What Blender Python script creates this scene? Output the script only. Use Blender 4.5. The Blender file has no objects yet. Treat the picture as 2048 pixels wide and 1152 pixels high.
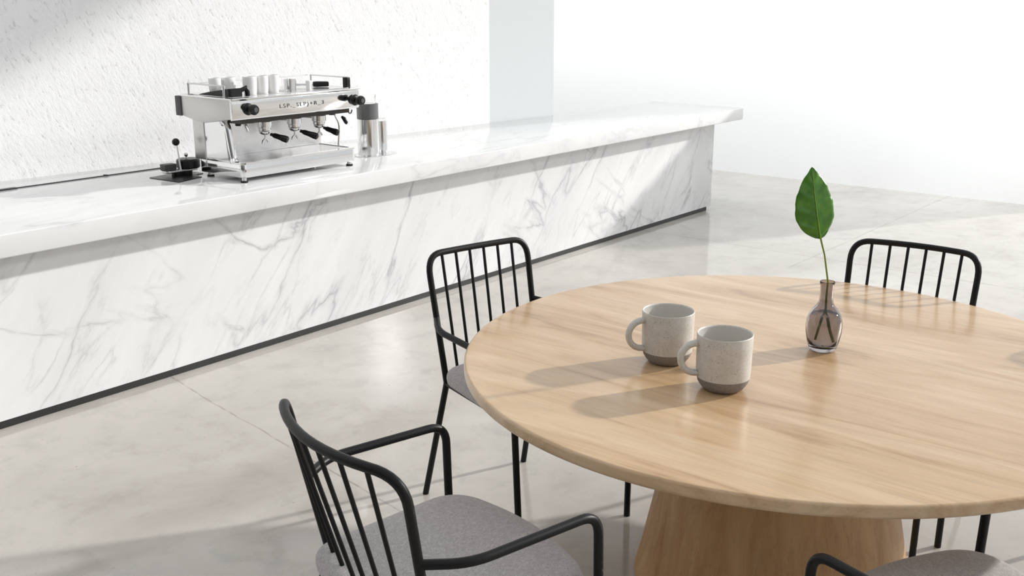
import bpy, bmesh, math, random
from mathutils import Vector, Matrix
random.seed(7)
PI = math.pi
C = bpy.context.scene.collection
scene = bpy.context.scene

# ---------------------------------------------------------------- helpers
def V(*a): return Vector(a)

def fillet(pts, radii, n=6):
    """round the inner corners of a polyline"""
    out = [Vector(pts[0])]
    for i in range(1, len(pts) - 1):
        p, a, b = Vector(pts[i]), Vector(pts[i-1]), Vector(pts[i+1])
        r = radii[i-1] if isinstance(radii, (list, tuple)) else radii
        da, db = (a - p), (b - p)
        t = min(r, da.length*.49, db.length*.49)
        s, e = p + da.normalized()*t, p + db.normalized()*t
        for k in range(n + 1):
            u = k/n
            out.append(s*(1-u)**2 + p*2*u*(1-u) + e*u*u)
    out.append(Vector(pts[-1]))
    res = [out[0]]
    for q in out[1:]:
        if (q - res[-1]).length > 1e-5: res.append(q)
    return res

def tube(bm, pts, r, seg=14, closed=False, caps=True):
    pts = [Vector(p) for p in pts]
    n = len(pts)
    rr = r if isinstance(r, (list, tuple)) else [r]*n
    tang = []
    for i in range(n):
        if closed: t = pts[(i+1) % n] - pts[i-1]
        elif i == 0: t = pts[1] - pts[0]
        elif i == n-1: t = pts[-1] - pts[-2]
        else: t = (pts[i+1]-pts[i]).normalized() + (pts[i]-pts[i-1]).normalized()
        tang.append(t.normalized())
    up = Vector((0, 0, 1)) if abs(tang[0].z) < .9 else Vector((1, 0, 0))
    u = tang[0].cross(up).normalized()
    rings = []
    for i in range(n):
        u = (u - tang[i]*u.dot(tang[i])).normalized()
        w = tang[i].cross(u)
        rings.append([bm.verts.new(pts[i] + (u*math.cos(2*PI*k/seg) + w*math.sin(2*PI*k/seg))*rr[i]) for k in range(seg)])
    m = n if closed else n-1
    for i in range(m):
        A, B = rings[i], rings[(i+1) % n]
        off = 0
        if closed and i == n-1:
            off = min(range(seg), key=lambda o: (A[0].co - B[o].co).length)
        for k in range(seg):
            bm.faces.new((A[k], A[(k+1) % seg], B[(k+1+off) % seg], B[(k+off) % seg]))
    if caps and not closed:
        bm.faces.new(rings[0][::-1]); bm.faces.new(rings[-1])

def box(bm, x0, x1, y0, y1, z0, z1):
    v = [bm.verts.new((x, y, z)) for x in (x0, x1) for y in (y0, y1) for z in (z0, z1)]
    for f in ((0,1,3,2),(4,6,7,5),(0,4,5,1),(2,3,7,6),(0,2,6,4),(1,5,7,3)):
        bm.faces.new([v[i] for i in f])

def prism(bm, outline, z0, z1, axis='z', rz=0):
    """extrude an outline; axis z: (x,y) outline. axis x: outline is (y,z), extruded along x. axis y: (x,z)"""
    def mk(a, b, c):
        if axis == 'z': return (a, b, c)
        if axis == 'x': return (c, a, b)
        return (a, c, b)
    lo = [bm.verts.new(mk(a, b, z0)) for a, b in outline]
    hi = [bm.verts.new(mk(a, b, z1)) for a, b in outline]
    n = len(outline)
    for i in range(n): bm.faces.new((lo[i], lo[(i+1) % n], hi[(i+1) % n], hi[i]))
    bm.faces.new(lo[::-1]); bm.faces.new(hi)

def lathe(bm, prof, seg=48, cx=0, cy=0, close_top=False, close_bot=False, M=None):
    rings = []
    for r, z in prof:
        if r < 1e-6: rings.append([bm.verts.new((cx, cy, z))])
        else: rings.append([bm.verts.new((cx + r*math.cos(2*PI*k/seg), cy + r*math.sin(2*PI*k/seg), z)) for k in range(seg)])
    for A, B in zip(rings, rings[1:]):
        for k in range(seg):
            a = [A[k % len(A)], A[(k+1) % len(A)]] if len(A) > 1 else [A[0]]
            b = [B[(k+1) % len(B)], B[k % len(B)]] if len(B) > 1 else [B[0]]
            if len(a) + len(b) >= 3: bm.faces.new(a + b)
    if close_bot and len(rings[0]) > 1: bm.faces.new(rings[0][::-1])
    if close_top and len(rings[-1]) > 1: bm.faces.new(rings[-1])
    if M is not None:
        for ring in rings:
            for v in ring: v.co = M @ v.co

def rrect(x0, x1, y0, y1, r, n=5):
    pts = []
    for cx, cy, a0 in ((x1-r, y1-r, 0), (x0+r, y1-r, 90), (x0+r, y0+r, 180), (x1-r, y0+r, 270)):
        for k in range(n+1):
            a = math.radians(a0 + 90*k/n); pts.append((cx + r*math.cos(a), cy + r*math.sin(a)))
    return pts

def obj(name, bm, mat, parent=None, smooth=40, bevel=0, bseg=2):
    bmesh.ops.recalc_face_normals(bm, faces=bm.faces[:])
    if bevel:
        ed = [e for e in bm.edges if e.is_manifold and e.calc_face_angle(0) > math.radians(35)]
        bmesh.ops.bevel(bm, geom=ed, offset=bevel, segments=bseg, affect='EDGES', profile=.5, clamp_overlap=True)
    me = bpy.data.meshes.new(name); bm.to_mesh(me); bm.free()
    if smooth:
        me.polygons.foreach_set('use_smooth', [True]*len(me.polygons))
        me.set_sharp_from_angle(angle=math.radians(smooth))
    me.materials.append(mat)
    o = bpy.data.objects.new(name, me); C.objects.link(o)
    if parent is not None: o.parent = parent
    return o

def tag(o, label, cat, group=None):
    o['label'] = label; o['category'] = cat
    if group: o['group'] = group
    return o

def thing(name, label, cat, loc=(0, 0, 0), rz=0, group=None):
    o = bpy.data.objects.new(name, None); C.objects.link(o)
    o.location = loc; o.rotation_euler = (0, 0, rz); o.empty_display_size = .05
    return tag(o, label, cat, group)

def struct(name, bm, mat, smooth=40, bevel=0):
    o = obj(name, bm, mat, None, smooth, bevel); o['kind'] = 'structure'; return o

def shift(o, loc):
    """give a mesh its origin at loc (vertices are in world coordinates)"""
    L = Vector(loc); o.data.transform(Matrix.Translation(-L)); o.location = L; return o

# ---------------------------------------------------------------- materials
def mat(name, col=(.8, .8, .8), rough=.5, metal=0, **kw):
    m = bpy.data.materials.new(name); m.use_nodes = True
    b = m.node_tree.nodes['Principled BSDF']
    b.inputs['Base Color'].default_value = (*col, 1)
    b.inputs['Roughness'].default_value = rough
    b.inputs['Metallic'].default_value = metal
    for k, v in kw.items(): b.inputs[k].default_value = v
    return m

class NT:
    def __init__(s, m): s.t = m.node_tree; s.b = s.t.nodes['Principled BSDF']
    def n(s, ty, **kw):
        x = s.t.nodes.new(ty)
        for k, v in kw.items(): setattr(x, k, v)
        return x
    def l(s, a, b): s.t.links.new(a, b)
    def coords(s, scale=(1, 1, 1), rot=(0, 0, 0), src='Object', loc=(0, 0, 0)):
        tc = s.n('ShaderNodeTexCoord'); mp = s.n('ShaderNodeMapping')
        mp.inputs['Scale'].default_value = scale; mp.inputs['Rotation'].default_value = rot
        mp.inputs['Location'].default_value = loc
        s.l(tc.outputs[src], mp.inputs['Vector']); return mp.outputs['Vector']
    def rotscale(s, rot, scale, loc=(0, 0, 0)):
        """rotate first, then stretch"""
        v = s.coords((1, 1, 1), rot, loc=loc); mp = s.n('ShaderNodeMapping')
        mp.inputs['Scale'].default_value = scale; s.l(v, mp.inputs['Vector']); return mp.outputs['Vector']
    def noise(s, vec, scale, detail=4, rough=.5, dist=0, ntype='FBM'):
        x = s.n('ShaderNodeTexNoise'); x.noise_type = ntype
        x.inputs['Scale'].default_value = scale; x.inputs['Detail'].default_value = detail
        x.inputs['Roughness'].default_value = rough; x.inputs['Distortion'].default_value = dist
        s.l(vec, x.inputs['Vector']); return x.outputs['Fac']
    def ramp(s, fac, stops, interp='LINEAR'):
        x = s.n('ShaderNodeValToRGB'); x.color_ramp.interpolation = interp
        e = x.color_ramp.elements
        while len(e) < len(stops): e.new(.5)
        for i, (p, c) in enumerate(stops):
            e[i].position = p; e[i].color = (*c, 1) if isinstance(c, (tuple, list)) else (c, c, c, 1)
        s.l(fac, x.inputs['Fac']); return x.outputs['Color']
    def math(s, op, a, b=None, c=None, clamp=False):
        x = s.n('ShaderNodeMath', operation=op, use_clamp=clamp)
        for i, v in enumerate((a, b, c)):
            if v is None: continue
            if isinstance(v, (int, float)): x.inputs[i].default_value = v
            else: s.l(v, x.inputs[i])
        return x.outputs[0]
    def mix(s, fac, a, b, blend='MIX'):
        x = s.n('ShaderNodeMix', data_type='RGBA', blend_type=blend)
        for i, v in ((0, fac), (6, a), (7, b)):
            if isinstance(v, (int, float)): x.inputs[i].default_value = v
            elif isinstance(v, (tuple, list)): x.inputs[i].default_value = (*v, 1)
            else: s.l(v, x.inputs[i])
        return x.outputs[2]
    def bump(s, h, strength=.3, dist=.01):
        x = s.n('ShaderNodeBump'); x.inputs['Strength'].default_value = strength; x.inputs['Distance'].default_value = dist
        s.l(h, x.inputs['Height']); s.l(x.outputs['Normal'], s.b.inputs['Normal']); return x

def vein(N, vec, scale, width, detail=5, rough=.55, dist=1.2):
    f = N.noise(vec, scale, detail, rough, dist)
    d = N.math('ABSOLUTE', N.math('SUBTRACT', f, .5))
    return N.ramp(d, [(0, 1.0), (width, .35), (width*3.5, 0.0)])

def marble_mat(name, rough, amount, flat=False):
    m = mat(name, (.82, .82, .81), rough); N = NT(m)
    if flat:
        q = (0, 0, math.radians(-12)); v = N.coords()
        vs = N.rotscale(q, (.38, 1.5, 1)); vb = N.rotscale((0, 0, math.radians(20)), (.4, 1.3, 1), (3, 1, 2)); vc = N.rotscale(q, (.5, 2.4, 1), (5, 2, 7))
    else:
        q = (0, math.radians(-38), 0); v = N.coords()
        vs = N.rotscale(q, (1.5, 1, .42)); vb = N.rotscale((0, math.radians(62), 0), (1.35, 1, .42), (3, 1, 2)); vc = N.rotscale(q, (2.3, 1, .55), (5, 2, 7))
    v1 = vein(N, vs, 1.15, .006, 7, .50, .2)
    v2 = vein(N, vb, 1.0, .0045, 7, .50, .2)
    v3 = vein(N, vc, 1.9, .010, 6, .55, .2)
    patch = N.ramp(N.noise(v, 1.5, 4, .6, .2), [(.40, 0.0), (.62, 1.0)])
    patch2 = N.ramp(N.noise(v, 2.6, 4, .6, .2), [(.42, 0.0), (.64, 1.0)])
    a = N.math('MULTIPLY', v1, N.math('ADD', .12, N.math('MULTIPLY', patch, .85)))
    b = N.math('MULTIPLY', v2, N.math('ADD', .1, N.math('MULTIPLY', patch2, .8)))
    c = N.math('MULTIPLY', N.math('MULTIPLY', v3, patch2), .5)
    tot = N.math('MULTIPLY', N.math('MAXIMUM', N.math('MAXIMUM', a, b), c), amount, clamp=True)
    cloud = N.ramp(N.noise(vs, 1.3, 7, .62, .2), [(.32, (.71, .715, .72)), (.58, (.815, .815, .81))])
    if flat: cloud = N.mix(1.0, cloud, (.93, .93, .93), 'MULTIPLY')
    N.l(N.mix(tot, cloud, (.36, .365, .38)), N.b.inputs['Base Color'])
    return m

def concrete_mat():
    m = mat('polished_concrete', (.6, .58, .55), .2); N = NT(m)
    v = N.coords()
    big = N.ramp(N.noise(v, 1.1, 6, .6, .5), [(.3, (.43, .40, .36)), (.5, (.51, .48, .44)), (.72, (.57, .54, .50))])
    mid = N.ramp(N.noise(v, 5.5, 7, .68, .3), [(.34, .74), (.5, 1.0)])
    c = N.mix(.45, big, mid, 'MULTIPLY')
    sp = N.ramp(N.noise(v, 42, 4, .65), [(.27, .35), (.35, 1.0)])
    gate = N.ramp(N.noise(N.coords(loc=(4, 9, 1)), 2.2, 3, .6), [(.45, 1.0), (.62, 0.0)])
    spg = N.mix(gate, sp, (1, 1, 1))
    c = N.mix(.8, c, spg, 'MULTIPLY')
    # control joints sawn in the slab, slightly wandering
    sx = N.n('ShaderNodeSeparateXYZ'); N.l(v, sx.inputs[0])
    wob = N.math('MULTIPLY', N.math('SUBTRACT', N.noise(v, 2.5, 6, .6), .5), .04)
    def line(coord, at, w):
        d = N.math('ABSOLUTE', N.math('ADD', N.math('SUBTRACT', coord, at), wob))
        return N.ramp(d, [(0, 1.0), (w*.5, 1.0), (w, 0.0)])
    skew = N.math('SUBTRACT', sx.outputs['X'], N.math('MULTIPLY', N.math('SUBTRACT', sx.outputs['Y'], 4.329), .155))
    l1 = line(skew, 2.711, .0045)
    l2 = N.math('MULTIPLY', line(sx.outputs['X'], 7.01, .009), .5)
    l3 = N.math('MULTIPLY', line(sx.outputs['Y'], 2.91, .009), N.math('GREATER_THAN', sx.outputs['X'], 6.6))
    l3 = N.math('MULTIPLY', l3, .45)
    brk = N.ramp(N.noise(v, 9, 4, .6), [(.38, .15), (.55, .8)])
    L = N.math('MULTIPLY', N.math('MAXIMUM', N.math('MAXIMUM', l1, l2), l3), brk)
    N.l(N.mix(L, c, (.2, .18, .16)), N.b.inputs['Base Color'])
    r = N.ramp(N.noise(v, 3.5, 5, .6), [(.3, .05), (.7, .12)])
    N.l(r, N.b.inputs['Roughness'])
    N.bump(N.noise(v, 3, 3, .5), .03, .004)
    return m

def stucco_mat():
    m = mat('rough_white_stucco', (.84, .84, .835), .95); N = NT(m)
    v = N.rotscale((0, math.radians(28), 0), (1.5, 1, .62))
    a = N.noise(v, 36, 9, .78, .1)
    b = N.noise(v, 10, 4, .6, .1)
    c = N.ramp(a, [(.37, 0.0), (.43, .75), (.60, 1.0)])
    h = N.math('ADD', N.math('MULTIPLY', c, .7), N.math('MULTIPLY', b, .8))
    N.bump(h, .55, .012)
    N.l(N.ramp(a, [(.34, (.70, .695, .685)), (.42, (.93, .93, .925))]), N.b.inputs['Base Color'])
    N.b.inputs['Specular IOR Level'].default_value = .15
    return m

def wood_mat(name, axis, dark=1.0):
    m = mat(name, (.7, .5, .33), .30, 0, **{'Coat Weight': .5 if axis == 'y' else 0, 'Coat Roughness': .14}); N = NT(m)
    sc = {'y': (1, .09, 1), 'z': (1, 1, .07)}[axis]
    v = N.coords(sc)
    sx = N.n('ShaderNodeSeparateXYZ'); N.l(N.coords(), sx.inputs[0])
    grain = N.noise(v, 34, 8, .65, .5)
    broad = N.noise(N.coords({'y': (1, .13, 1), 'z': (1, 1, .10)}[axis]), 7, 6, .62, 1.6)
    tone = N.ramp(broad, [(.30, (.44, .265, .13)), (.43, (.59, .395, .22)), (.66, (.70, .51, .325))])
    fine = N.ramp(grain, [(.3, .82), (.5, .98), (.7, 1.03)])
    c = N.mix(.75, tone, fine, 'MULTIPLY')
    pores = N.ramp(N.noise(N.coords({'y': (1, .025, 1), 'z': (1, 1, .02)}[axis]), 170, 2, .5), [(.3, .75), (.42, 1.0)])
    c = N.mix(.5, c, pores, 'MULTIPLY')
    if axis == 'y':   # staves glued side by side
        st = N.n('ShaderNodeTexWhiteNoise', noise_dimensions='1D')
        N.l(N.math('FLOOR', N.math('MULTIPLY', sx.outputs['X'], 8.3)), st.inputs['W'])
        c = N.mix(.55, c, N.ramp(st.outputs['Value'], [(0, (.92, .90, .88)), (1, (1.03, 1.03, 1.02))]), 'MULTIPLY')
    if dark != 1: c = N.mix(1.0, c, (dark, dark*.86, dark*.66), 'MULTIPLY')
    N.l(c, N.b.inputs['Base Color'])
    N.bump(grain, .04, .004)
    return m

def fabric_mat():
    m = mat('grey_woven_fabric', (.35, .34, .35), .95); N = NT(m)
    v = N.coords()
    a = N.noise(v, 420, 2, .6); b = N.noise(N.coords((1, .6, 1)), 150, 3, .6)
    c = N.ramp(N.math('ADD', N.math('MULTIPLY', a, .6), N.math('MULTIPLY', b, .4)),
               [(.32, (.30, .275, .27)), (.5, (.42, .39, .385)), (.68, (.62, .60, .60))])
    N.l(c, N.b.inputs['Base Color'])
    N.b.inputs['Sheen Weight'].default_value = .35
    N.bump(a, .4, .002)
    return m

def glaze_mat():
    """speckled cream glaze above a bare clay foot (object space height)"""
    m = mat('speckled_stoneware', (.6, .58, .53), .45); N = NT(m)
    v = N.coords()
    sp = N.ramp(N.noise(v, 210, 2, .5), [(.33, 1.0), (.38, 0.0)])
    sp2 = N.ramp(N.noise(v, 480, 2, .5), [(.36, 1.0), (.44, 0.0)])
    base = N.ramp(N.noise(v, 30, 3, .6), [(.3, (.60, .575, .525)), (.7, (.68, .655, .61))])
    c = N.mix(N.math('MULTIPLY', sp, .5), base, (.27, .24, .2))
    c = N.mix(N.math('MULTIPLY', sp2, .3), c, (.35, .32, .28))
    N.l(c, N.b.inputs['Base Color'])
    return m

def clay_mat():
    m = mat('bare_clay', (.26, .235, .21), .85); N = NT(m)
    c = N.ramp(N.noise(N.coords(), 260, 3, .6), [(.3, (.2, .18, .16)), (.7, (.31, .285, .26))])
    N.l(c, N.b.inputs['Base Color']); return m

def leaf_mat():
    m = mat('green_leaf', (.05, .2, .01), .28); N = NT(m)
    v = N.coords(); a = N.noise(v, 30, 4, .6)
    sx = N.n('ShaderNodeSeparateXYZ'); N.l(v, sx.inputs[0])
    c = N.ramp(a, [(.3, (.030, .135, .002)), (.7, (.080, .25, .004))])
    N.l(c, N.b.inputs['Base Color'])
    N.b.inputs['Subsurface Weight'].default_value = 0
    N.b.inputs['Transmission Weight'].default_value = 0
    return m

M = {}
M['counter_top'] = marble_mat('polished_marble_top', .07, .45, True)
M['counter_front'] = marble_mat('marble_panels', .07, .85)
M['floor'] = concrete_mat()
M['stucco'] = stucco_mat()
M['paint'] = mat('white_paint', (.88, .885, .885), .8)
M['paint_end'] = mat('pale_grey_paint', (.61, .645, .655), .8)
M['kick'] = mat('black_plinth', (.025, .024, .023), .4)
M['oak_top'] = wood_mat('oak_tabletop', 'y')
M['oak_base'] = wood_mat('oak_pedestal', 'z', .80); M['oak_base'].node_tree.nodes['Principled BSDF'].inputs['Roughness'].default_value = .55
M['black'] = mat('black_powder_coat', (.006, .006, .0063), .42, 0, **{'Specular IOR Level': .28})
M['fabric'] = fabric_mat()
M['glaze'] = glaze_mat(); M['clay'] = clay_mat()
M['inner'] = mat('plain_cream_glaze', (.60, .585, .54), .4)
M['chrome'] = mat('polished_steel', (.86, .86, .855), .09, 1)
M['steel'] = mat('brushed_steel', (.78, .775, .77), .22, 1)
M['side'] = mat('satin_steel_panel', (.62, .605, .585), .33, 1)
M['darksteel'] = mat('dark_grey_metal', (.075, .077, .072), .45, .3)
M['blackplastic'] = mat('black_plastic', (.006, .006, .0065), .3, 0, **{'Specular IOR Level': .35})
M['under'] = mat('painted_shade', (.05, .043, .038), .3, .6)  # shade below the machine's upper body, put into colour
M['porcelain'] = mat('white_porcelain', (.82, .815, .8), .3)
M['band'] = mat('dark_grey_band', (.15, .155, .155), .35, .4)
M['clear'] = mat('clear_glass', (1, 1, 1), .02, 0, **{'Transmission Weight': 1.0, 'IOR': 1.45})
M['smoke'] = mat('smoky_glass', (.58, .545, .555), .015, 0, **{'Transmission Weight': 1.0, 'IOR': 1.45})
M['water'] = mat('water', (.90, .90, .88), .0, 0, **{'Transmission Weight': 1.0, 'IOR': 1.33})
M['leaf'] = leaf_mat()
M['stem'] = mat('green_stem', (.20, .27, .03), .45)
M['vein'] = mat('pale_green_rib', (.17, .32, .03), .45)
M['print'] = mat('dark_print', (.06, .065, .07), .5)

# ---------------------------------------------------------------- camera
H = 1.785
cam = bpy.data.cameras.new('camera'); co = bpy.data.objects.new('camera', cam); C.objects.link(co)
cam.sensor_width = 36; cam.lens = 2108/2048*36; cam.clip_start = .05
pitch = math.atan2(583, 2108); yaw = math.atan2(1766, 2108/math.cos(pitch))
fwd = V(math.cos(yaw)*math.cos(pitch), math.sin(yaw)*math.cos(pitch), -math.sin(pitch))
co.location = (0, 0, H); co.rotation_euler = fwd.to_track_quat('-Z', 'Y').to_euler()
scene.camera = co

# ---------------------------------------------------------------- setting
ZC = .8645
bm = bmesh.new(); box(bm, -4, 16, -9, 10.5, -.1, 0); struct('floor', bm, M['floor'], 0)

# textured wall behind the counter (very slightly skewed to it) and its smooth end
wa, wb = V(-1.5, 5.773, 0), V(6.12, 5.157, 0)
d = (wb - wa).normalized(); nrm = V(-d.y, d.x, 0)
def wall_prism(a, b, th, z0, z1):
    bm = bmesh.new()
    prism(bm, [(a.x, a.y), (b.x, b.y), ((b + nrm*th).x, (b + nrm*th).y), ((a + nrm*th).x, (a + nrm*th).y)], z0, z1)
    return bm
struct('wall_back', wall_prism(wa, wb, .25, 0, 5.3), M['stucco'], 0)
we = wb + d*((6.84 - wb.x)/d.x)
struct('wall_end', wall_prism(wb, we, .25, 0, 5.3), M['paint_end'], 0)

# far wall: white to head height, open clerestory above it, lintel on top
bm = bmesh.new(); box(bm, 10.05, 10.25, 1.95, 10.5, 0, 1.78); struct('wall_far', bm, M['paint'], 0)
bm = bmesh.new(); box(bm, 10.05, 10.3, -3.5, 10.5, 5.08, 5.6); struct('trim_1', bm, M['paint'], 0)

# ---------------------------------------------------------------- counter
cn = thing('bar_counter', 'long white marble bar counter with overhanging top and black toe kick along the stucco wall', 'counter', (5, 4.6, 0))
def world_child(o, root):
    o.parent = root; o.matrix_parent_inverse = Matrix.Translation(-Vector(root.location)) ; return o
def backY(x): return wa.y + (x - wa.x)*d.y/d.x
bm = bmesh.new()
SY, BY = 4.184, 4.327
prism(bm, [(-1.5, SY), (8.34, SY), (8.34, 5.075), (6.84, 5.095), (-1.5, backY(-1.5) - .002)], .767, ZC)
world_child(obj('worktop', bm, M['counter_top'], None, 30, .006, 3), cn)
bm = bmesh.new(); box(bm, -1.5, 8.105, BY, BY + .62, .035, .767)
world_child(obj('front_panel', bm, M['counter_front'], None, 30), cn)
bm = bmesh.new(); box(bm, -1.5, 8.04, BY + .004, BY + .55, 0, .035)
world_child(obj('toe_kick', bm, M['kick'], None, 0), cn)

# dark slot at the back of the worktop, drawn as thin black strips
rl = thing('counter_slot', 'dark slot along the back of the worktop left of the coffee machine, drawn as thin black strips', 'slot', (2.4, 5.18, ZC))
bm = bmesh.new(); box(bm, -.9, .93, -.0055, .0055, 0, .004); obj('slot_strip', bm, M['kick'], rl, 0)
bm = bmesh.new(); box(bm, -.9, .085, -.016, .014, 0, .006); obj('wide_strip', bm, M['kick'], rl, 0)
bm = bmesh.new(); box(bm, .565, .58, -.012, .012, 0, .007); obj('joiner', bm, M['kick'], rl, 0)

# ---------------------------------------------------------------- table
TC = V(2.856, 1.248, 0); R = .968; ZT = .74
tb = thing('round_table', 'large round oak pedestal table holding two mugs and a vase', 'table', TC)
bm = bmesh.new(); th = .036
prof = [(0, ZT - th), (R - .02, ZT - th)]
for k in range(7):
    a = -PI/2 + PI/2*k/6; prof.append((R - .012 + .012*math.cos(a), ZT - th + .012 + .012*math.sin(a)))
for k in range(7):
    a = PI/2*k/6; prof.append((R - .009 + .009*math.cos(a), ZT - .009 + .009*math.sin(a)))
prof += [(R - .02, ZT), (0, ZT)]
lathe(bm, prof, 160); obj('tabletop', bm, M['oak_top'], tb, 30)
bm = bmesh.new()
prof = [(0, 0), (.425, 0), (.43, .006)]
for k in range(1, 15):
    z = (ZT - th)*k/14; prof.append((.283 + .145*(1 - z/(ZT - th))**1.0, z))
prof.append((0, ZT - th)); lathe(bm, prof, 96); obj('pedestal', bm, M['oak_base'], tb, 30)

# ---------------------------------------------------------------- chairs
KEYS = 'xb yb zb xt yt zt zj xa ya za xf yf xr yr bow'.split()
RT, RS = .0112, .0056
def cushion_mesh():
    """a thin pad with rounded front corners, built as shells of a superellipse-like outline"""
    bm = bmesh.new()
    def outline(k):
        # narrower at the back, wide rounded front corners, bowed back edge
        P = []
        pts = [(-.218, -.190), (0, -.228), (.218, -.190), (.275, .27), (.0, .338), (-.275, .27)]
        rad = [.05, .3, .05, .105, .3, .105]
        n = len(pts)
        for i in range(n):
            p, a, b = Vector(pts[i]), Vector(pts[i-1]), Vector(pts[(i+1) % n])
            da, db = a - p, b - p
            t = min(rad[i], da.length*.48, db.length*.48)
            s, e = p + da.normalized()*t, p + db.normalized()*t
            for q in range(9):
                u = q/8; P.append(s*(1-u)**2 + p*2*u*(1-u) + e*u*u)
        c = Vector((0, .05)); out = []
        for q in P:
            v = q - c; out.append(c + v*(1 - k/v.length))
        return out
    prof = [(.03, 0), (.010, .003), (.003, .011), (0, .025), (.001, .038), (.006, .049), (.014, .056), (.03, .0605), (.06, .063), (.12, .065)]
    rings = []
    for k, z in prof: rings.append([bm.verts.new((p.x, p.y, z)) for p in outline(k)])
    for A, B in zip(rings, rings[1:]):
        n = len(A)
        for i in range(n): bm.faces.new((A[i], A[(i+1) % n], B[(i+1) % n], B[i]))
    bm.faces.new(rings[0][::-1]); bm.faces.new(rings[-1])
    return bm

def make_chair(label, x, y, ang, vals):
    D = dict(zip(KEYS, vals))
    t = thing('armchair', label, 'chair', (x, y, 0), math.radians(ang - 90), 'black wire armchairs around the table')
    base = {s: V(s*D['xb'], D['yb'], D['zb']) for s in (-1, 1)}
    top = {s: V(s*D['xt'], D['yt'], D['zt']) for s in (-1, 1)}
    def rail(f):   # top rail, f from 0 (left) to 1 (right)
        p = top[-1].lerp(top[1], f); p.y -= D['bow']*(1 - (2*f - 1)**2); return p
    def seat_back(f):
        p = base[-1].lerp(base[1], f); p.y -= .028*(1 - (2*f - 1)**2); return p
    # hoop of the back: post, rail, post with round corners
    r = .055
    pl = base[-1] - top[-1]; pr = base[1] - top[1]
    fr = .14
    pts = [base[-1]]
    a = top[-1] + pl.normalized()*.075; b = rail(fr)
    for k in range(9):
        u = k/8; pts.append(a*(1-u)**2 + top[-1]*2*u*(1-u) + b*u*u)
    for k in range(1, 12): pts.append(rail(fr + (1 - 2*fr)*k/12))
    a = rail(1 - fr); b = top[1] + pr.normalized()*.075
    for k in range(9):
        u = k/8; pts.append(a*(1-u)**2 + top[1]*2*u*(1-u) + b*u*u)
    pts.append(base[1])
    bm = bmesh.new(); tube(bm, pts, RT, 16); obj('back_frame', bm, M['black'], t, 60)
    for f in (.15, .29, .43, .57, .71, .85):
        q = rail(f)
        if f in (.15, .85): q = q + V(0, 0, -.004)
        bm = bmesh.new(); tube(bm, [seat_back(f), q], RS, 10); obj('spindle', bm, M['black'], t, 60)
    # seat ring
    ring = [seat_back(k/10) for k in range(11)]
    zf = D['zb']; xf, yf = .248, .262
    corner = fillet([base[1], V(xf, yf, zf), V(0, yf + .02, zf), V(-xf, yf, zf), base[-1]], [.09, .1, .09], 7)
    bm = bmesh.new(); tube(bm, ring + corner[1:-1], .0095, 12, closed=True); obj('seat_frame', bm, M['black'], t, 60)
    for s in (-1, 1):
        j = base[s].lerp(top[s], (D['zj'] - D['zb'])/(D['zt'] - D['zb']))
        am = V(s*D['xa'], D['ya'], D['za']); ft = V(s*D['xf'], D['yf'], 0)
        k1 = V(s*(D['xa'] + .004), j.y + .085, j.z*.6 + am.z*.4)
        down = am.lerp(ft, .16)
        P = fillet([j, k1, am, down], [.09, .055], 8)
        bm = bmesh.new(); tube(bm, P, RT, 16); obj('armrest', bm, M['black'], t, 60)
        bm = bmesh.new(); tube(bm, [down, ft], RT, 16)
        # stub that ties the leg to the seat ring
        f = (D['zb'] - 0)/(down.z); q = ft.lerp(down, f)
        tube(bm, [q, V(s*(xf - .03), yf - .045, zf)], .008, 10)
        obj('leg', bm, M['black'], t, 60)
        bm = bmesh.new(); tube(bm, [base[s] + V(0, 0, .004), V(s*D['xr'], D['yr'], 0)], RT, 16)
        obj('leg', bm, M['black'], t, 60)
    cu = obj('seat_cushion', cushion_mesh(), M['fabric'], t, 180)
    cu.location = (0, 0, D['zb'] + .004); cu['label'] = 'grey woven fabric seat pad'
    sw = max(1.05, D['xb']/.216); cu.scale = (sw, 1, 1)
    return t

PA = [.208, -.1943, .4655, .2203, -.2863, .9167, .6964, .2618, .2545, .6596, .2424, .2703, .2316, -.3129, .0118]
PB = [.2316, -.1325, .4486, .2724, -.2172, .8926, .6802, .3107, .2514, .6877, .3083, .27, .30, -.40, .071]
PC = [.2185, -.1627, .4568, .2297, -.2478, .8939, .6871, .2945, .2474, .6695, .2895, .2641, .2733, -.33, .0421]
PD = [.2184, -.1643, .4567, .2395, -.2511, .8993, .6923, .2889, .2525, .663, .2788, .2666, .2733, -.34, .0421]
make_chair('black wire armchair facing away from the marble counter, between counter and table', 2.7371, 2.1423, -103.4621, PA)
make_chair('nearest black wire armchair at lower left, grey seat fully in view', 1.5953, 1.5395, -14.7549, PB)
make_chair('black wire armchair at the far right, only its back showing above the table', 3.6198, 1.1983, 184.6447, PC)
make_chair('black wire armchair at bottom right in front of the pedestal, seat partly cut off', 2.1192, .4166, 69.1247, PD)
make_chair('black wire armchair hidden by the tabletop, its leg showing just right of the pedestal', 3.26, .54, 140, PD)

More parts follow.
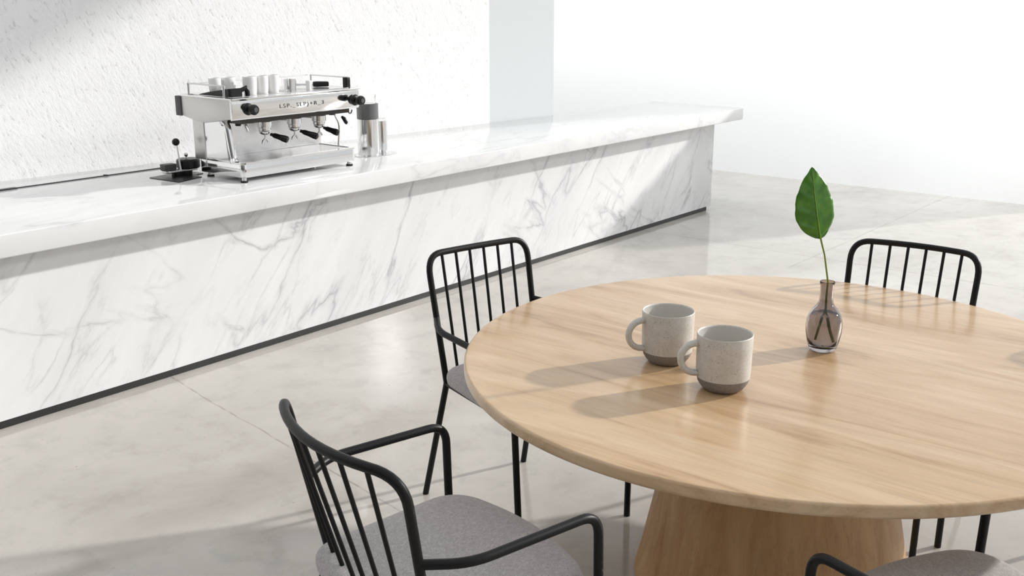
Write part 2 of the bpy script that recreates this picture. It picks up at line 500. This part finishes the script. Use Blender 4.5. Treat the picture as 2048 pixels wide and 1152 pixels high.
# ---------------------------------------------------------------- mugs
def make_mug(label, x, y, h, r, hang):
    t = thing('mug', label, 'mug', (x, y, ZT), hang, 'speckled stoneware mugs on the table')
    band = h*.235
    outer = [(r*.60, 0), (r*.66, .0015), (r*.74, .006), (r*.83, .0145), (r*.905, .024), (r*.955, band + .001)]
    up = [(r*.957, band), (r*.978, h*.34), (r*.985, h*.5), (r*.992, h*.75), (r, h - .004), (r*.995, h - .001), (r*.98, h),
          (r*.955, h - .001), (r*.945, h - .004)]
    bm = bmesh.new(); lathe(bm, up, 64)
    obj('cup_body', bm, M['glaze'], t, 50)
    bm = bmesh.new(); lathe(bm, [(0, 0)] + outer, 64)
    b = obj('clay_foot', bm, M['clay'], t, 60); b['label'] = 'bare brown clay foot'
    bm = bmesh.new(); lathe(bm, [(r*.945, h - .004), (r*.925, h*.75), (r*.905, h*.4), (r*.86, h*.2), (r*.7, h*.1), (0, h*.08)], 64)
    obj('inner_glaze', bm, M['inner'], t, 60)
    # ear handle on local -x
    zc, hr = h*.575, .0425
    P = []
    for k in range(15):
        a = math.radians(74 + 212*k/14)
        P.append(V(-r*.93 + math.cos(a)*hr*1.02 - .008, 0, zc + math.sin(a)*hr))
    P = [V(-r*.93, 0, zc + hr*.93)] + P + [V(-r*.92, 0, zc - hr*.90)]
    bm = bmesh.new()
    tube(bm, P, [.0105] + [.0092]*(len(P) - 2) + [.0105], 16)
    for v in bm.verts: v.co.y *= 1.3
    obj('handle', bm, M['glaze'], t, 60)
    return t
hv = math.atan2(math.cos(yaw), -math.sin(yaw))   # camera-left direction
make_mug('speckled cream mug farther back on the table, left of the other mug', 2.594, 1.504, .158, .0768, hv + PI + .25)
make_mug('speckled cream mug nearer the front, right of the other mug', 2.497, 1.268, .160, .0765, hv + PI + .12)

# ---------------------------------------------------------------- vase, leaf
vx, vy = 2.985, 1.187
vr = thing('bud_vase', 'small smoky glass bud vase with water on the table', 'vase', (vx, vy, ZT), hv)
def vase_prof(o):
    P = [(0, 0), (.030, 0), (.037, .003), (.0425, .011), (.0490, .034), (.0535, .060), (.0545, .080), (.0525, .100), (.046, .118),
         (.036, .132), (.0265, .143), (.0215, .153), (.0195, .165), (.0193, .185), (.0205, .205), (.0225, .214)]
    return P
outer = vase_prof(0)
inner = [(0, .013), (.030, .014), (.0385, .023), (.0455, .042), (.0497, .064), (.0507, .080), (.0487, .098), (.0425, .1155),
         (.033, .129), (.0238, .140), (.0188, .151), (.0168, .164), (.0165, .186), (.0178, .205), (.0198, .2145)]
bm = bmesh.new()
lathe(bm, outer + [(.0222, .2165), (.0208, .2175)] + inner[::-1], 64)
obj('glass_body', bm, M['smoke'], vr, 60)
bm = bmesh.new()
wp = [(0, .0135)] + [(r - .0004, z) for r, z in inner[1:8]] + [(0, .1148)]
lathe(bm, wp, 64); w = obj('water', bm, M['water'], vr, 60); w['label'] = 'clear water filling the vase to its shoulder'

cl = V(-math.sin(yaw), math.cos(yaw), 0)         # towards camera left
lf = thing('leaf_stem', 'single broad green leaf on a thin stem standing in the glass vase', 'leaf', (vx, vy, ZT))
def P3(l, z, f=0): return cl*l + V(math.cos(yaw), math.sin(yaw), 0)*f + V(0, 0, z)
sp = [P3(-.024, .03, .004), P3(-.012, .075, .003), P3(-.001, .13, 0), P3(0, .18, 0), P3(-.001, .215, 0), P3(.006, .25, 0), P3(.016, .30, 0), P3(.027, .335, 0), P3(.032, .352, 0)]
bm = bmesh.new(); tube(bm, sp, [.0034]*4 + [.0028]*2 + [.0026, .0028, .003], 10)
obj('stem', bm, M['stem'], lf, 60)
bm = bmesh.new(); tube(bm, [P3(.0, .13, .002), P3(.008, .08, .006), P3(.014, .035, .010)], [.0028, .0032, .0026], 10)
obj('stem_fork', bm, M['stem'], lf, 60)
# blade: built in (u along, v across), folded slightly along the midrib and curved
def blade():
    bm = bmesh.new(); nu, nv = 40, 18
    base, tip = P3(.0315, .348, 0), P3(.070, .562, .012)
    ax = (tip - base); Ln = ax.length; axn = ax.normalized()
    side = V(math.sin(yaw + .3), -math.cos(yaw + .3), 0)
    side = (side - axn*side.dot(axn)).normalized(); nn = side.cross(axn).normalized()
    grid = []
    for i in range(nu + 1):
        u = i/nu
        w = .066*(math.sin(PI*u**.80)**.80) if 0 < u < 1 else 0
        w *= (1 - .10*math.exp(-((u - .93)/.06)**2))
        cen = base + axn*(Ln*u) + nn*(.012*math.sin(PI*u)) - side*(.010*math.sin(PI*u))
        row = []
        for j in range(nv + 1):
            v = -1 + 2*j/nv
            ww = w*(1 + .02*math.sin(u*9))
            fold = -.16*abs(v)*w + .0018*math.sin(u*26 - abs(v)*5)*abs(v)*min(1, 4*w/.06)
            groove = -.0016*abs(math.sin((u - abs(v)*.16)*PI*9))**6
            row.append(bm.verts.new(cen + side*(ww*v) + nn*(fold + groove)))
        grid.append(row)
    for i in range(nu):
        for j in range(nv):
            bm.faces.new((grid[i][j], grid[i][j+1], grid[i+1][j+1], grid[i+1][j]))
    bmesh.ops.remove_doubles(bm, verts=bm.verts[:], dist=1e-5)
    mid = [base + axn*(Ln*u) + nn*(.012*math.sin(PI*u) + .0006) - side*(.010*math.sin(PI*u)) for u in [k/24 for k in range(24)]]
    return bm, mid
bm, mid = blade()
bl = obj('leaf_blade', bm, M['leaf'], lf, 180)
so = bl.modifiers.new('thickness', 'SOLIDIFY'); so.thickness = .0009; so.offset = 0
bm = bmesh.new(); tube(bm, mid, [.0024 - .0019*k/23 for k in range(24)], 8)
obj('midrib', bm, M['vein'], lf, 60)

# ---------------------------------------------------------------- espresso machine
mc = thing('espresso_machine', 'three group chrome espresso machine standing on the marble counter', 'coffee machine', (3.68, 4.62, ZC))
ox, oy, oz = 3.68, 4.62, ZC
def B(name, mat_, fn, parent=mc, **kw):
    bm = bmesh.new(); fn(bm)
    for v in bm.verts: v.co -= Vector((ox, oy, oz))
    return obj(name, bm, mat_, parent, **kw)
X0, X1, YF = 3.295, 4.075, 4.424
# lower housing / drip tray
B('tray_housing', M['chrome'], lambda bm: prism(bm, rrect(X0, X1, YF, 4.80, .028), .888, .957), bevel=.003)
def tray_lip(bm):
    o = rrect(X0 - .006, X1 + .006, YF - .006, 4.73, .03); i = rrect(X0 + .022, X1 - .022, YF + .02, 4.705, .02)
    a = [bm.verts.new((x, y, .966)) for x, y in o]; b = [bm.verts.new((x, y, .966)) for x, y in i]
    c = [bm.verts.new((x, y, .957)) for x, y in o]; e = [bm.verts.new((x, y, .957)) for x, y in i]
    n = len(a)
    for k in range(n):
        q = (k+1) % n
        bm.faces.new((a[k], a[q], b[q], b[k])); bm.faces.new((c[k], c[q], a[q], a[k])); bm.faces.new((b[k], b[q], e[q], e[k])); bm.faces.new((e[k], e[q], c[q], c[k]))
B('tray_rim', M['chrome'], tray_lip)
def grate(bm):
    box(bm, X0 + .024, X1 - .024, YF + .022, YF + .03, .9575, .9635); box(bm, X0 + .024, X1 - .024, 4.692, 4.70, .9575, .9635)
    n = 60
    for k in range(n):
        x = X0 + .026 + (X1 - X0 - .06)*k/(n - 1); box(bm, x, x + .0095, YF + .03, 4.692, .9580, .9630)
B('drip_grate', M['steel'], grate, smooth=0)
for x, y in ((3.306, 4.434), (4.03, 4.434), (3.318, 4.735), (4.03, 4.735)):
    f = B('foot', M['steel'], lambda bm: lathe(bm, [(0, ZC), (.017, ZC), (.017, ZC + .006), (.0125, ZC + .008), (.0125, .889), (0, .889)], 20, x, y))
    B('rubber_pad', M['blackplastic'], lambda bm: lathe(bm, [(0, ZC + .0002), (.019, ZC + .0002), (.019, ZC + .010), (.0, ZC + .010)], 20, x, y), parent=f)
B('drain_nozzle', M['steel'], lambda bm: lathe(bm, [(0, .872), (.003, .872), (.006, .889), (0, .889)], 12, 3.80, 4.46))
# rear column: side panels with backsplash between
B('column', M['side'], lambda bm: prism(bm, rrect(X0 - .006, X1 + .006, 4.722, 4.822, .006), .957, 1.165), bevel=.002)
B('backsplash', M['steel'], lambda bm: box(bm, X0 + .02, X1 - .02, 4.712, 4.7218, .962, 1.165), smooth=0)
B('side_panel', M['chrome'], lambda bm: prism(bm, [(4.722, .957), (4.722, 1.165), (4.56, 1.175), (4.535, .957)], X0 - .002, X0 + .006, 'x'))
for s, px in ((1, X0 + .012),):
    P = fillet([V(px, 4.575, 1.178), V(px, 4.545, 1.14), V(px, 4.515, .985), V(px, 4.505, .960)], [.02, .03], 6)
    B('pillar', M['chrome'], lambda bm: tube(bm, P, [.026, .024] + [.0185 if s > 0 else .011]*(len(P) - 4) + [.021, .023], 18))
# upper body: side profile (y, z) extruded along x
UX0, UX1 = 3.247, 4.098
prof_u = [(YF + .004, 1.190), (4.50, 1.182), (4.58, 1.168), (4.655, 1.158), (4.74, 1.166), (4.845, 1.184), (4.845, 1.286), (YF + .004, 1.286)]
B('upper_body', M['side'], lambda bm: prism(bm, prof_u, UX0, UX1, 'x'), bevel=.003)
B('front_panel', M['chrome'], lambda bm: prism(bm, [(YF - .012, 1.194), (YF - .006, 1.185), (YF + .004, 1.183), (YF + .004, 1.288), (YF - .006, 1.288), (YF - .014, 1.28)], UX0 - .004, UX1 + .004, 'x'), bevel=.002)
B('top_lip', M['chrome'], lambda bm: prism(bm, rrect(UX0 - .008, UX1 + .02, YF - .018, 4.85, .01), 1.2865, 1.2945), bevel=.002)
B('rear_cap', M['darksteel'], lambda bm: box(bm, UX0 - .004, UX1 - .01, 4.8455, 4.895, 1.182, 1.284), bevel=.003)
B('cup_tray', M['steel'], lambda bm: box(bm, UX0 + .03, UX1 - .03, YF + .03, 4.83, 1.2946, 1.2966), smooth=0)
B('shade_plate', M['under'], lambda bm: box(bm, X0 + .02, X1 - .02, YF + .02, 4.712, 1.160, 1.181))  # dark plate added to stand for the shade under the upper body
# lettering on the front
fc = bpy.data.curves.new('machine_lettering', 'FONT'); fc.body = 'LSP._SLP)+R_3'; fc.size = .042; fc.extrude = .0006; fc.space_character = 1.3
fo = bpy.data.objects.new('tmp', fc); C.objects.link(fo)
dg = bpy.context.evaluated_depsgraph_get()
me = bpy.data.meshes.new_from_object(fo.evaluated_get(dg)); bpy.data.objects.remove(fo); me.materials.clear(); me.materials.append(M['print'])
xs = [v.co.x for v in me.vertices]; sc_ = .30/(max(xs) - min(xs))
lt = bpy.data.objects.new('lettering', me); C.objects.link(lt); lt.parent = mc
lt.matrix_local = Matrix.Translation((3.54 - ox, YF - .0142 - oy, 1.226 - oz)) @ Matrix.Rotation(math.radians(90), 4, 'X') @ Matrix.Diagonal((sc_, sc_*.74, 1, 1))
lt['label'] = 'small dark lettering on the front panel'
# steam knobs
for kx, kz in ((3.338, 1.237), (4.066, 1.230)):
    Mk = Matrix.Translation((kx, YF - .014, kz)) @ Matrix.Rotation(math.radians(90), 4, 'X')
    k = B('steam_knob', M['blackplastic'], lambda bm: lathe(bm, [(0, 0), (.030, 0), (.031, .006), (.024, .012), (.014, .016), (.013, .028), (.021, .030), (.026, .036), (.0265, .056), (.022, .064), (0, .066)], 28, M=Mk))
    Mc = Matrix.Translation((kx, YF - .0805, kz)) @ Matrix.Rotation(math.radians(90), 4, 'X')
    B('knob_cap', M['darksteel'], lambda bm: lathe(bm, [(0, 0), (.013, 0), (.012, .002), (0, .0025)], 24, M=Mc), parent=k)
# groups
for gi, (gx, ang, drop) in enumerate(((3.53, -32, .30), (3.73, -38, .34), (3.905, -14, .26))):
    g = B('brew_group', M['chrome'], lambda bm: (lathe(bm, [(0, 1.10), (.030, 1.10), (.034, 1.104), (.034, 1.118), (.040, 1.121), (.040, 1.150), (.036, 1.153), (.036, 1.186), (0, 1.186)], 32, gx, 4.53),
                                                 box(bm, gx - .026, gx + .026, 4.53, 4.713, 1.135, 1.178)))
    pf = B('filter_basket', M['steel'], lambda bm: (lathe(bm, [(0, 1.080), (.012, 1.080), (.026, 1.086), (.0305, 1.094), (.0305, 1.1005), (0, 1.1005)], 28, gx, 4.53),
                                                   tube(bm, [V(gx, 4.53, 1.085), V(gx, 4.53, 1.060), V(gx - .016, 4.53, 1.048), V(gx - .020, 4.53, 1.034)], .0055, 10),
                                                   tube(bm, [V(gx, 4.53, 1.062), V(gx + .014, 4.53, 1.050), V(gx + .018, 4.53, 1.040)], .005, 10)), parent=g)
    a = math.radians(-90 - ang); dv = V(math.cos(a), math.sin(a), -drop)
    s0 = V(gx, 4.53, 1.092)
    hp = [s0 + dv*.030, s0 + dv*.042, s0 + dv*.052, s0 + dv*.08, s0 + dv*.105, s0 + dv*.122, s0 + dv*.128]
    B('portafilter_handle', M['blackplastic'], lambda bm: tube(bm, hp, [.008, .009, .0135, .0145, .0185, .0175, .007], 16), parent=g)
# steam wands
P = fillet([V(3.376, 4.50, 1.186), V(3.376, 4.49, 1.15), V(3.380, 4.475, 1.115)], [.02], 5)
w = B('steam_wand', M['chrome'], lambda bm: tube(bm, P, [.013]*3 + [.010]*(len(P) - 5) + [.009, .011], 16))
B('wand_joint', M['blackplastic'], lambda bm: lathe(bm, [(0, 0), (.014, .001), (.016, .010), (.013, .02), (0, .022)], 20, M=Matrix.Translation((3.352, 4.515, 1.143))), parent=w)
P = fillet([V(3.985, 4.50, 1.186), V(3.985, 4.49, 1.15), V(4.005, 4.475, 1.10), V(4.000, 4.485, .972)], [.015, .03], 5)
w = B('steam_wand', M['chrome'], lambda bm: tube(bm, P, .0052, 12))
B('wand_joint', M['blackplastic'], lambda bm: lathe(bm, [(0, 0), (.017, .001), (.018, .022), (.013, .026), (0, .027)], 20, M=Matrix.Translation((3.975, 4.50, 1.148))), parent=w)
P = [V(4.045, 4.50, 1.135), V(4.055, 4.49, 1.122), V(4.066, 4.485, 1.098), V(4.066, 4.485, 1.090)]
B('paddle_lever', M['blackplastic'], lambda bm: tube(bm, P, [.006, .012, .011, .004], 12))
B('lever_hook', M['darksteel'], lambda bm: tube(bm, [V(4.075 + .014*math.cos(t_), 4.46, 1.172 + .020*math.sin(t_)) for t_ in [math.radians(180 + 18*k) for k in range(11)]], .004, 10))
# cup rails on top
def rail_(name, p0, p1, h, th0=.006, th1=.006):
    def fn(bm):
        tube(bm, [p0, p0 + V(0, 0, h)], th0, 12); tube(bm, [p1, p1 + V(0, 0, h)], th1, 12)
        tube(bm, [p0 + V(0, 0, h - .002), p1 + V(0, 0, h - .002)], .0042, 12)
    return B(name, M['steel'], fn)
rail_('cup_rail', V(3.268, 4.80, 1.2945), V(3.268, 4.50, 1.2945), .058, .0075, .007)
r2 = rail_('cup_rail', V(4.075, 4.78, 1.2945), V(4.075, 4.47, 1.2945), .058, .006, .006)
B('rail_block', M['blackplastic'], lambda bm: prism(bm, rrect(4.052, 4.085, 4.455, 4.49, .008), 1.2945, 1.352), parent=r2, bevel=.003)
B('back_rail', M['steel'], lambda bm: tube(bm, [V(3.30, 4.825, 1.346), V(4.07, 4.80, 1.352)], .004, 10))
B('rail_grip', M['blackplastic'], lambda bm: (prism(bm, [(4.74, 1.2968), (4.50, 1.2968), (4.455, 1.2968), (4.455, 1.34), (4.50, 1.335), (4.66, 1.312)], 3.285, 3.345, 'x'),
                                             tube(bm, [V(3.345, 4.47, 1.325), V(3.375, 4.465, 1.338), V(3.385, 4.465, 1.318), V(3.385, 4.465, 1.2968)], [.012, .014, .013, .012], 12)))

# things standing on the machine
ZM = 1.2966
def cup(x, y, h, r, label, m_='porcelain'):
    bm = bmesh.new()
    lathe(bm, [(0, 0), (r*.80, 0), (r*.88, .004), (r*.97, h*.35), (r, h*.8), (r, h - .002), (r*.97, h), (r*.93, h - .003), (r*.9, h*.5), (r*.8, .008), (0, .006)], 32)
    o = obj('espresso_cup', bm, M[m_], None, 50); o.location = (x, y, ZM); return tag(o, label, 'cup', 'white cups on the coffee machine')
cup(3.335, 4.665, .084, .032, 'white cup at the left end of the row on the coffee machine')
cup(3.412, 4.655, .084, .037, 'second white cup from the left on the coffee machine, behind the black rail grip')
cup(3.468, 4.55, .090, .037, 'middle white cup of the row of five on the coffee machine')
cup(3.546, 4.55, .090, .034, 'white cup just left of the last porcelain cup on the coffee machine')
cup(3.618, 4.55, .090, .034, 'white cup at the right end of the porcelain row, beside the drinking glass')
bm = bmesh.new(); Rg = .032
lathe(bm, [(0, 0), (Rg*.85, 0), (Rg, .075), (Rg*.93, .075), (Rg*.8, .006), (0, .006)], 32)
o = obj('drinking_glass', bm, M['clear'], None, 50); o.location = (3.695, 4.57, ZM); tag(o, 'clear drinking glass standing right of the white cups on the coffee machine', 'glass')
bm = bmesh.new(); lathe(bm, [(0, 0), (.03, 0), (.034, .05), (.034, .055), (.030, .055), (.026, .004), (0, .004)], 32)
o = obj('milk_jug', bm, M['steel'], None, 50); o.location = (3.775, 4.60, ZM); tag(o, 'small steel jug behind the lettering on top of the coffee machine', 'jug')
bm = bmesh.new(); lathe(bm, [(0, 0), (.014, 0), (.017, .045), (.015, .047), (0, .047)], 24)
o = obj('sugar_shaker', bm, M['porcelain'], None, 50); o.location = (3.845, 4.53, ZM); tag(o, 'narrow white pot standing right of the steel jug on the coffee machine', 'pot')
tm = thing('tamper', 'steel and black handled tamper lying on the right end of the coffee machine', 'tamper', (3.95, 4.62, ZM))
Mt = Matrix.Translation((0, 0, .0165)) @ Matrix.Rotation(math.radians(-38), 4, 'Z') @ Matrix.Rotation(math.radians(90), 4, 'Y')
bm = bmesh.new(); lathe(bm, [(0, 0), (.0145, .002), (.016, .02), (.0145, .08), (.012, .088), (0, .09)], 24, M=Mt); obj('handle', bm, M['blackplastic'], tm, 50)
bm = bmesh.new(); lathe(bm, [(0, -.10), (.008, -.098), (.006, -.05), (.011, -.02), (.0125, .0), (0, .0)], 24, M=Mt); obj('rod', bm, M['steel'], tm, 50)

# ---------------------------------------------------------------- canisters right of the machine
bm = bmesh.new(); prism(bm, [(4.43 + .150*math.cos(a)*1.0 + 0, 4.63 + .088*math.sin(a)) for a in [2*PI*k/48 for k in range(48)]], ZC, ZC + .005)
o = obj('serving_plate', bm, M['steel'], None, 30); tag(shift(o, (4.43, 4.63, ZC)), 'thin oval steel plate under the two canisters on the counter', 'plate')
can = thing('steel_canister', 'tall steel canister with dark band and clear top, right of the coffee machine', 'canister', (4.378, 4.64, ZC + .005))
r = .0655
bm = bmesh.new(); lathe(bm, [(0, 0), (r, 0), (r, .214), (r - .003, .216), (0, .216)], 48); obj('body', bm, M['chrome'], can, 50)
bm = bmesh.new(); lathe(bm, [(0, .2162), (r - .001, .2162), (r - .001, .303), (r - .004, .305), (0, .305)], 48); obj('dark_band', bm, M['band'], can, 50)
bm = bmesh.new(); lathe(bm, [(0, .3052), (r*.74, .3052), (r*.78, .35), (r*.80, .352), (r*.80, .356), (r*.74, .356), (r*.70, .309), (0, .309)], 48); obj('clear_lid', bm, M['clear'], can, 50)
can2 = thing('steel_canister', 'shorter plain steel canister behind the tall banded one on the counter', 'canister', (4.502, 4.655, ZC + .005))
r = .036
bm = bmesh.new(); lathe(bm, [(0, 0), (r, 0), (r, .190), (r - .003, .192), (0, .192)], 40); obj('body', bm, M['chrome'], can2, 50)
bm = bmesh.new(); lathe(bm, [(0, .1922), (r*.8, .1922), (r*.8, .203), (r*.6, .207), (0, .207)], 40); obj('lid', bm, M['clear'], can2, 50)

# ---------------------------------------------------------------- tamping gadget left of the machine
bm = bmesh.new(); prism(bm, [(3.075, 4.93), (3.34, 4.99), (3.34, 4.835), (3.285, 4.82), (3.265, 4.74), (3.09, 4.69)][::-1], ZC + .0002, ZC + .0042)
o = obj('rinser_plate', bm, M['blackplastic'], None, 0); tag(shift(o, (3.17, 4.83, ZC)), 'flat glossy black plate lying on the worktop left of the coffee machine', 'plate')
gd = thing('coffee_press', 'black press with a ball topped lever, on the black plate beside the coffee machine', 'coffee press', (3.235, 4.89, ZC + .0042))
def Gd(name, m_, fn, parent=gd, **kw):
    bm = bmesh.new(); fn(bm); return obj(name, bm, m_, parent, **kw)
Gd('base_arm', M['steel'], lambda bm: prism(bm, rrect(-.10, .10, -.035, .03, .02), .018, .030), bevel=.002)
Gd('pedestal', M['blackplastic'], lambda bm: prism(bm, rrect(-.045, .07, -.025, .025, .02), 0, .018))
Gd('drum', M['blackplastic'], lambda bm: lathe(bm, [(0, .030), (.056, .030), (.062, .036), (.062, .072), (.054, .080), (0, .084)], 36, .055, 0))
Gd('side_box', M['darksteel'], lambda bm: box(bm, -.10, -.03, -.02, .03, .0305, .064), bevel=.003)
Gd('drum_knob', M['steel'], lambda bm: lathe(bm, [(0, .083), (.009, .083), (.007, .093), (.012, .102), (.010, .110), (0, .112)], 20, .045, 0))
lv = Gd('lever', M['steel'], lambda bm: tube(bm, [V(-.012, -.025, .030), V(-.016, -.025, .10), V(-.024, -.025, .165)], [.008, .0045, .004], 12))
Gd('ball_grip', M['blackplastic'], lambda bm: lathe(bm, [(0.0, -.020), (.010, -.0175), (.0175, -.01), (.020, 0), (.0175, .01), (.010, .0175), (0, .020)], 24, M=Matrix.Translation((-.027, -.025, .178))), parent=lv)

# ---------------------------------------------------------------- light
sun = bpy.data.lights.new('sun', 'SUN'); so_ = bpy.data.objects.new('sun', sun); C.objects.link(so_)
sun.energy = 3.1; sun.angle = math.radians(1.7); sun.color = (1, .972, .93)
sa, se = math.radians(151.2), math.radians(22.9)
sd = V(math.cos(sa)*math.cos(se), math.sin(sa)*math.cos(se), -math.sin(se))
so_.rotation_euler = sd.to_track_quat('-Z', 'Y').to_euler(); so_.location = (9, -3, 5)

al = bpy.data.lights.new('far_wall_fill', 'AREA'); ao = bpy.data.objects.new('far_wall_fill', al); C.objects.link(ao)  # unseen fill lamp added to whiten the far wall
al.shape = 'RECTANGLE'; al.size = 17; al.size_y = .5; al.energy = 180; al.spread = math.radians(100); al.color = (.96, .99, 1)
ao.location = (7.6, 5.5, 3.4); ao.rotation_euler = V(1.0, 0, -.75).to_track_quat('-Z', 'Y').to_euler()

for nm, loc, dr, sx_, sy_, en, spd in (('stucco_fill', (.2, 3.5, 4.3), (0, 1.5, -2.5), 6.0, .5, 13, 110),  # added fill that lifts the stucco wall, not a real fitting
                                      ('overhead_fill', (7.6, .6, 4.6), (.0, .1, -1), 4.0, 4.0, 55, 120)):  # added overhead fill brightening the right of the room
    l_ = bpy.data.lights.new(nm, 'AREA'); o_ = bpy.data.objects.new(nm, l_); C.objects.link(o_)
    l_.shape = 'RECTANGLE'; l_.size = sx_; l_.size_y = sy_; l_.energy = en; l_.spread = math.radians(spd); l_.color = (.96, .985, 1)
    o_.location = loc; o_.rotation_euler = V(*dr).to_track_quat('-Z', 'Y').to_euler()

wd = bpy.data.worlds.new('world'); scene.world = wd; wd.use_nodes = True
t = wd.node_tree; t.nodes.clear()
class WN(NT):
    def __init__(s, t): s.t = t
W = WN(t)
tc = W.n('ShaderNodeTexCoord'); sp = W.n('ShaderNodeSeparateXYZ'); W.l(tc.outputs['Generated'], sp.inputs[0])
x, y, z = sp.outputs
# bright window side (-y, +x), darker room behind the camera (-x), light ceiling
az = W.math('ADD', W.math('MULTIPLY', x, .75), W.math('MULTIPLY', y, -.55))
side = W.ramp(W.math('ADD', W.math('MULTIPLY', az, .5), .5), [(0, (.12, .115, .11)), (.35, (.18, .175, .17)), (.58, (.50, .505, .51)), (.68, (2.1, 2.12, 2.15)), (1, (1.3, 1.32, 1.35))])
up = W.ramp(z, [(0, 0.0), (.25, .25), (.6, 1.0)])
col = W.mix(up, side, (1.32, 1.345, 1.375))
bg = W.n('ShaderNodeBackground'); W.l(col, bg.inputs['Color']); bg.inputs['Strength'].default_value = .46
# a narrow very bright opening far behind the camera to the right: the streak mirrored in marble and floor
azi = W.math('ARCTAN2', y, x)
inaz = W.math('LESS_THAN', W.math('ABSOLUTE', W.math('SUBTRACT', azi, math.radians(-46))), math.radians(.95))
el = W.math('ARCSINE', z)
inel = W.math('LESS_THAN', W.math('ABSOLUTE', W.math('SUBTRACT', el, math.radians(18.7))), math.radians(2.3))
bg2 = W.n('ShaderNodeBackground'); bg2.inputs['Strength'].default_value = 170
mx = W.n('ShaderNodeMixShader'); W.l(W.math('MULTIPLY', inaz, inel), mx.inputs[0]); W.l(bg.outputs[0], mx.inputs[1]); W.l(bg2.outputs[0], mx.inputs[2])
out = W.n('ShaderNodeOutputWorld'); W.l(mx.outputs[0], out.inputs['Surface'])

scene.view_settings.view_transform = 'Standard'; scene.view_settings.look = 'None'
scene.view_settings.exposure = .08; scene.view_settings.gamma = 1; scene.view_settings.use_curve_mapping = False
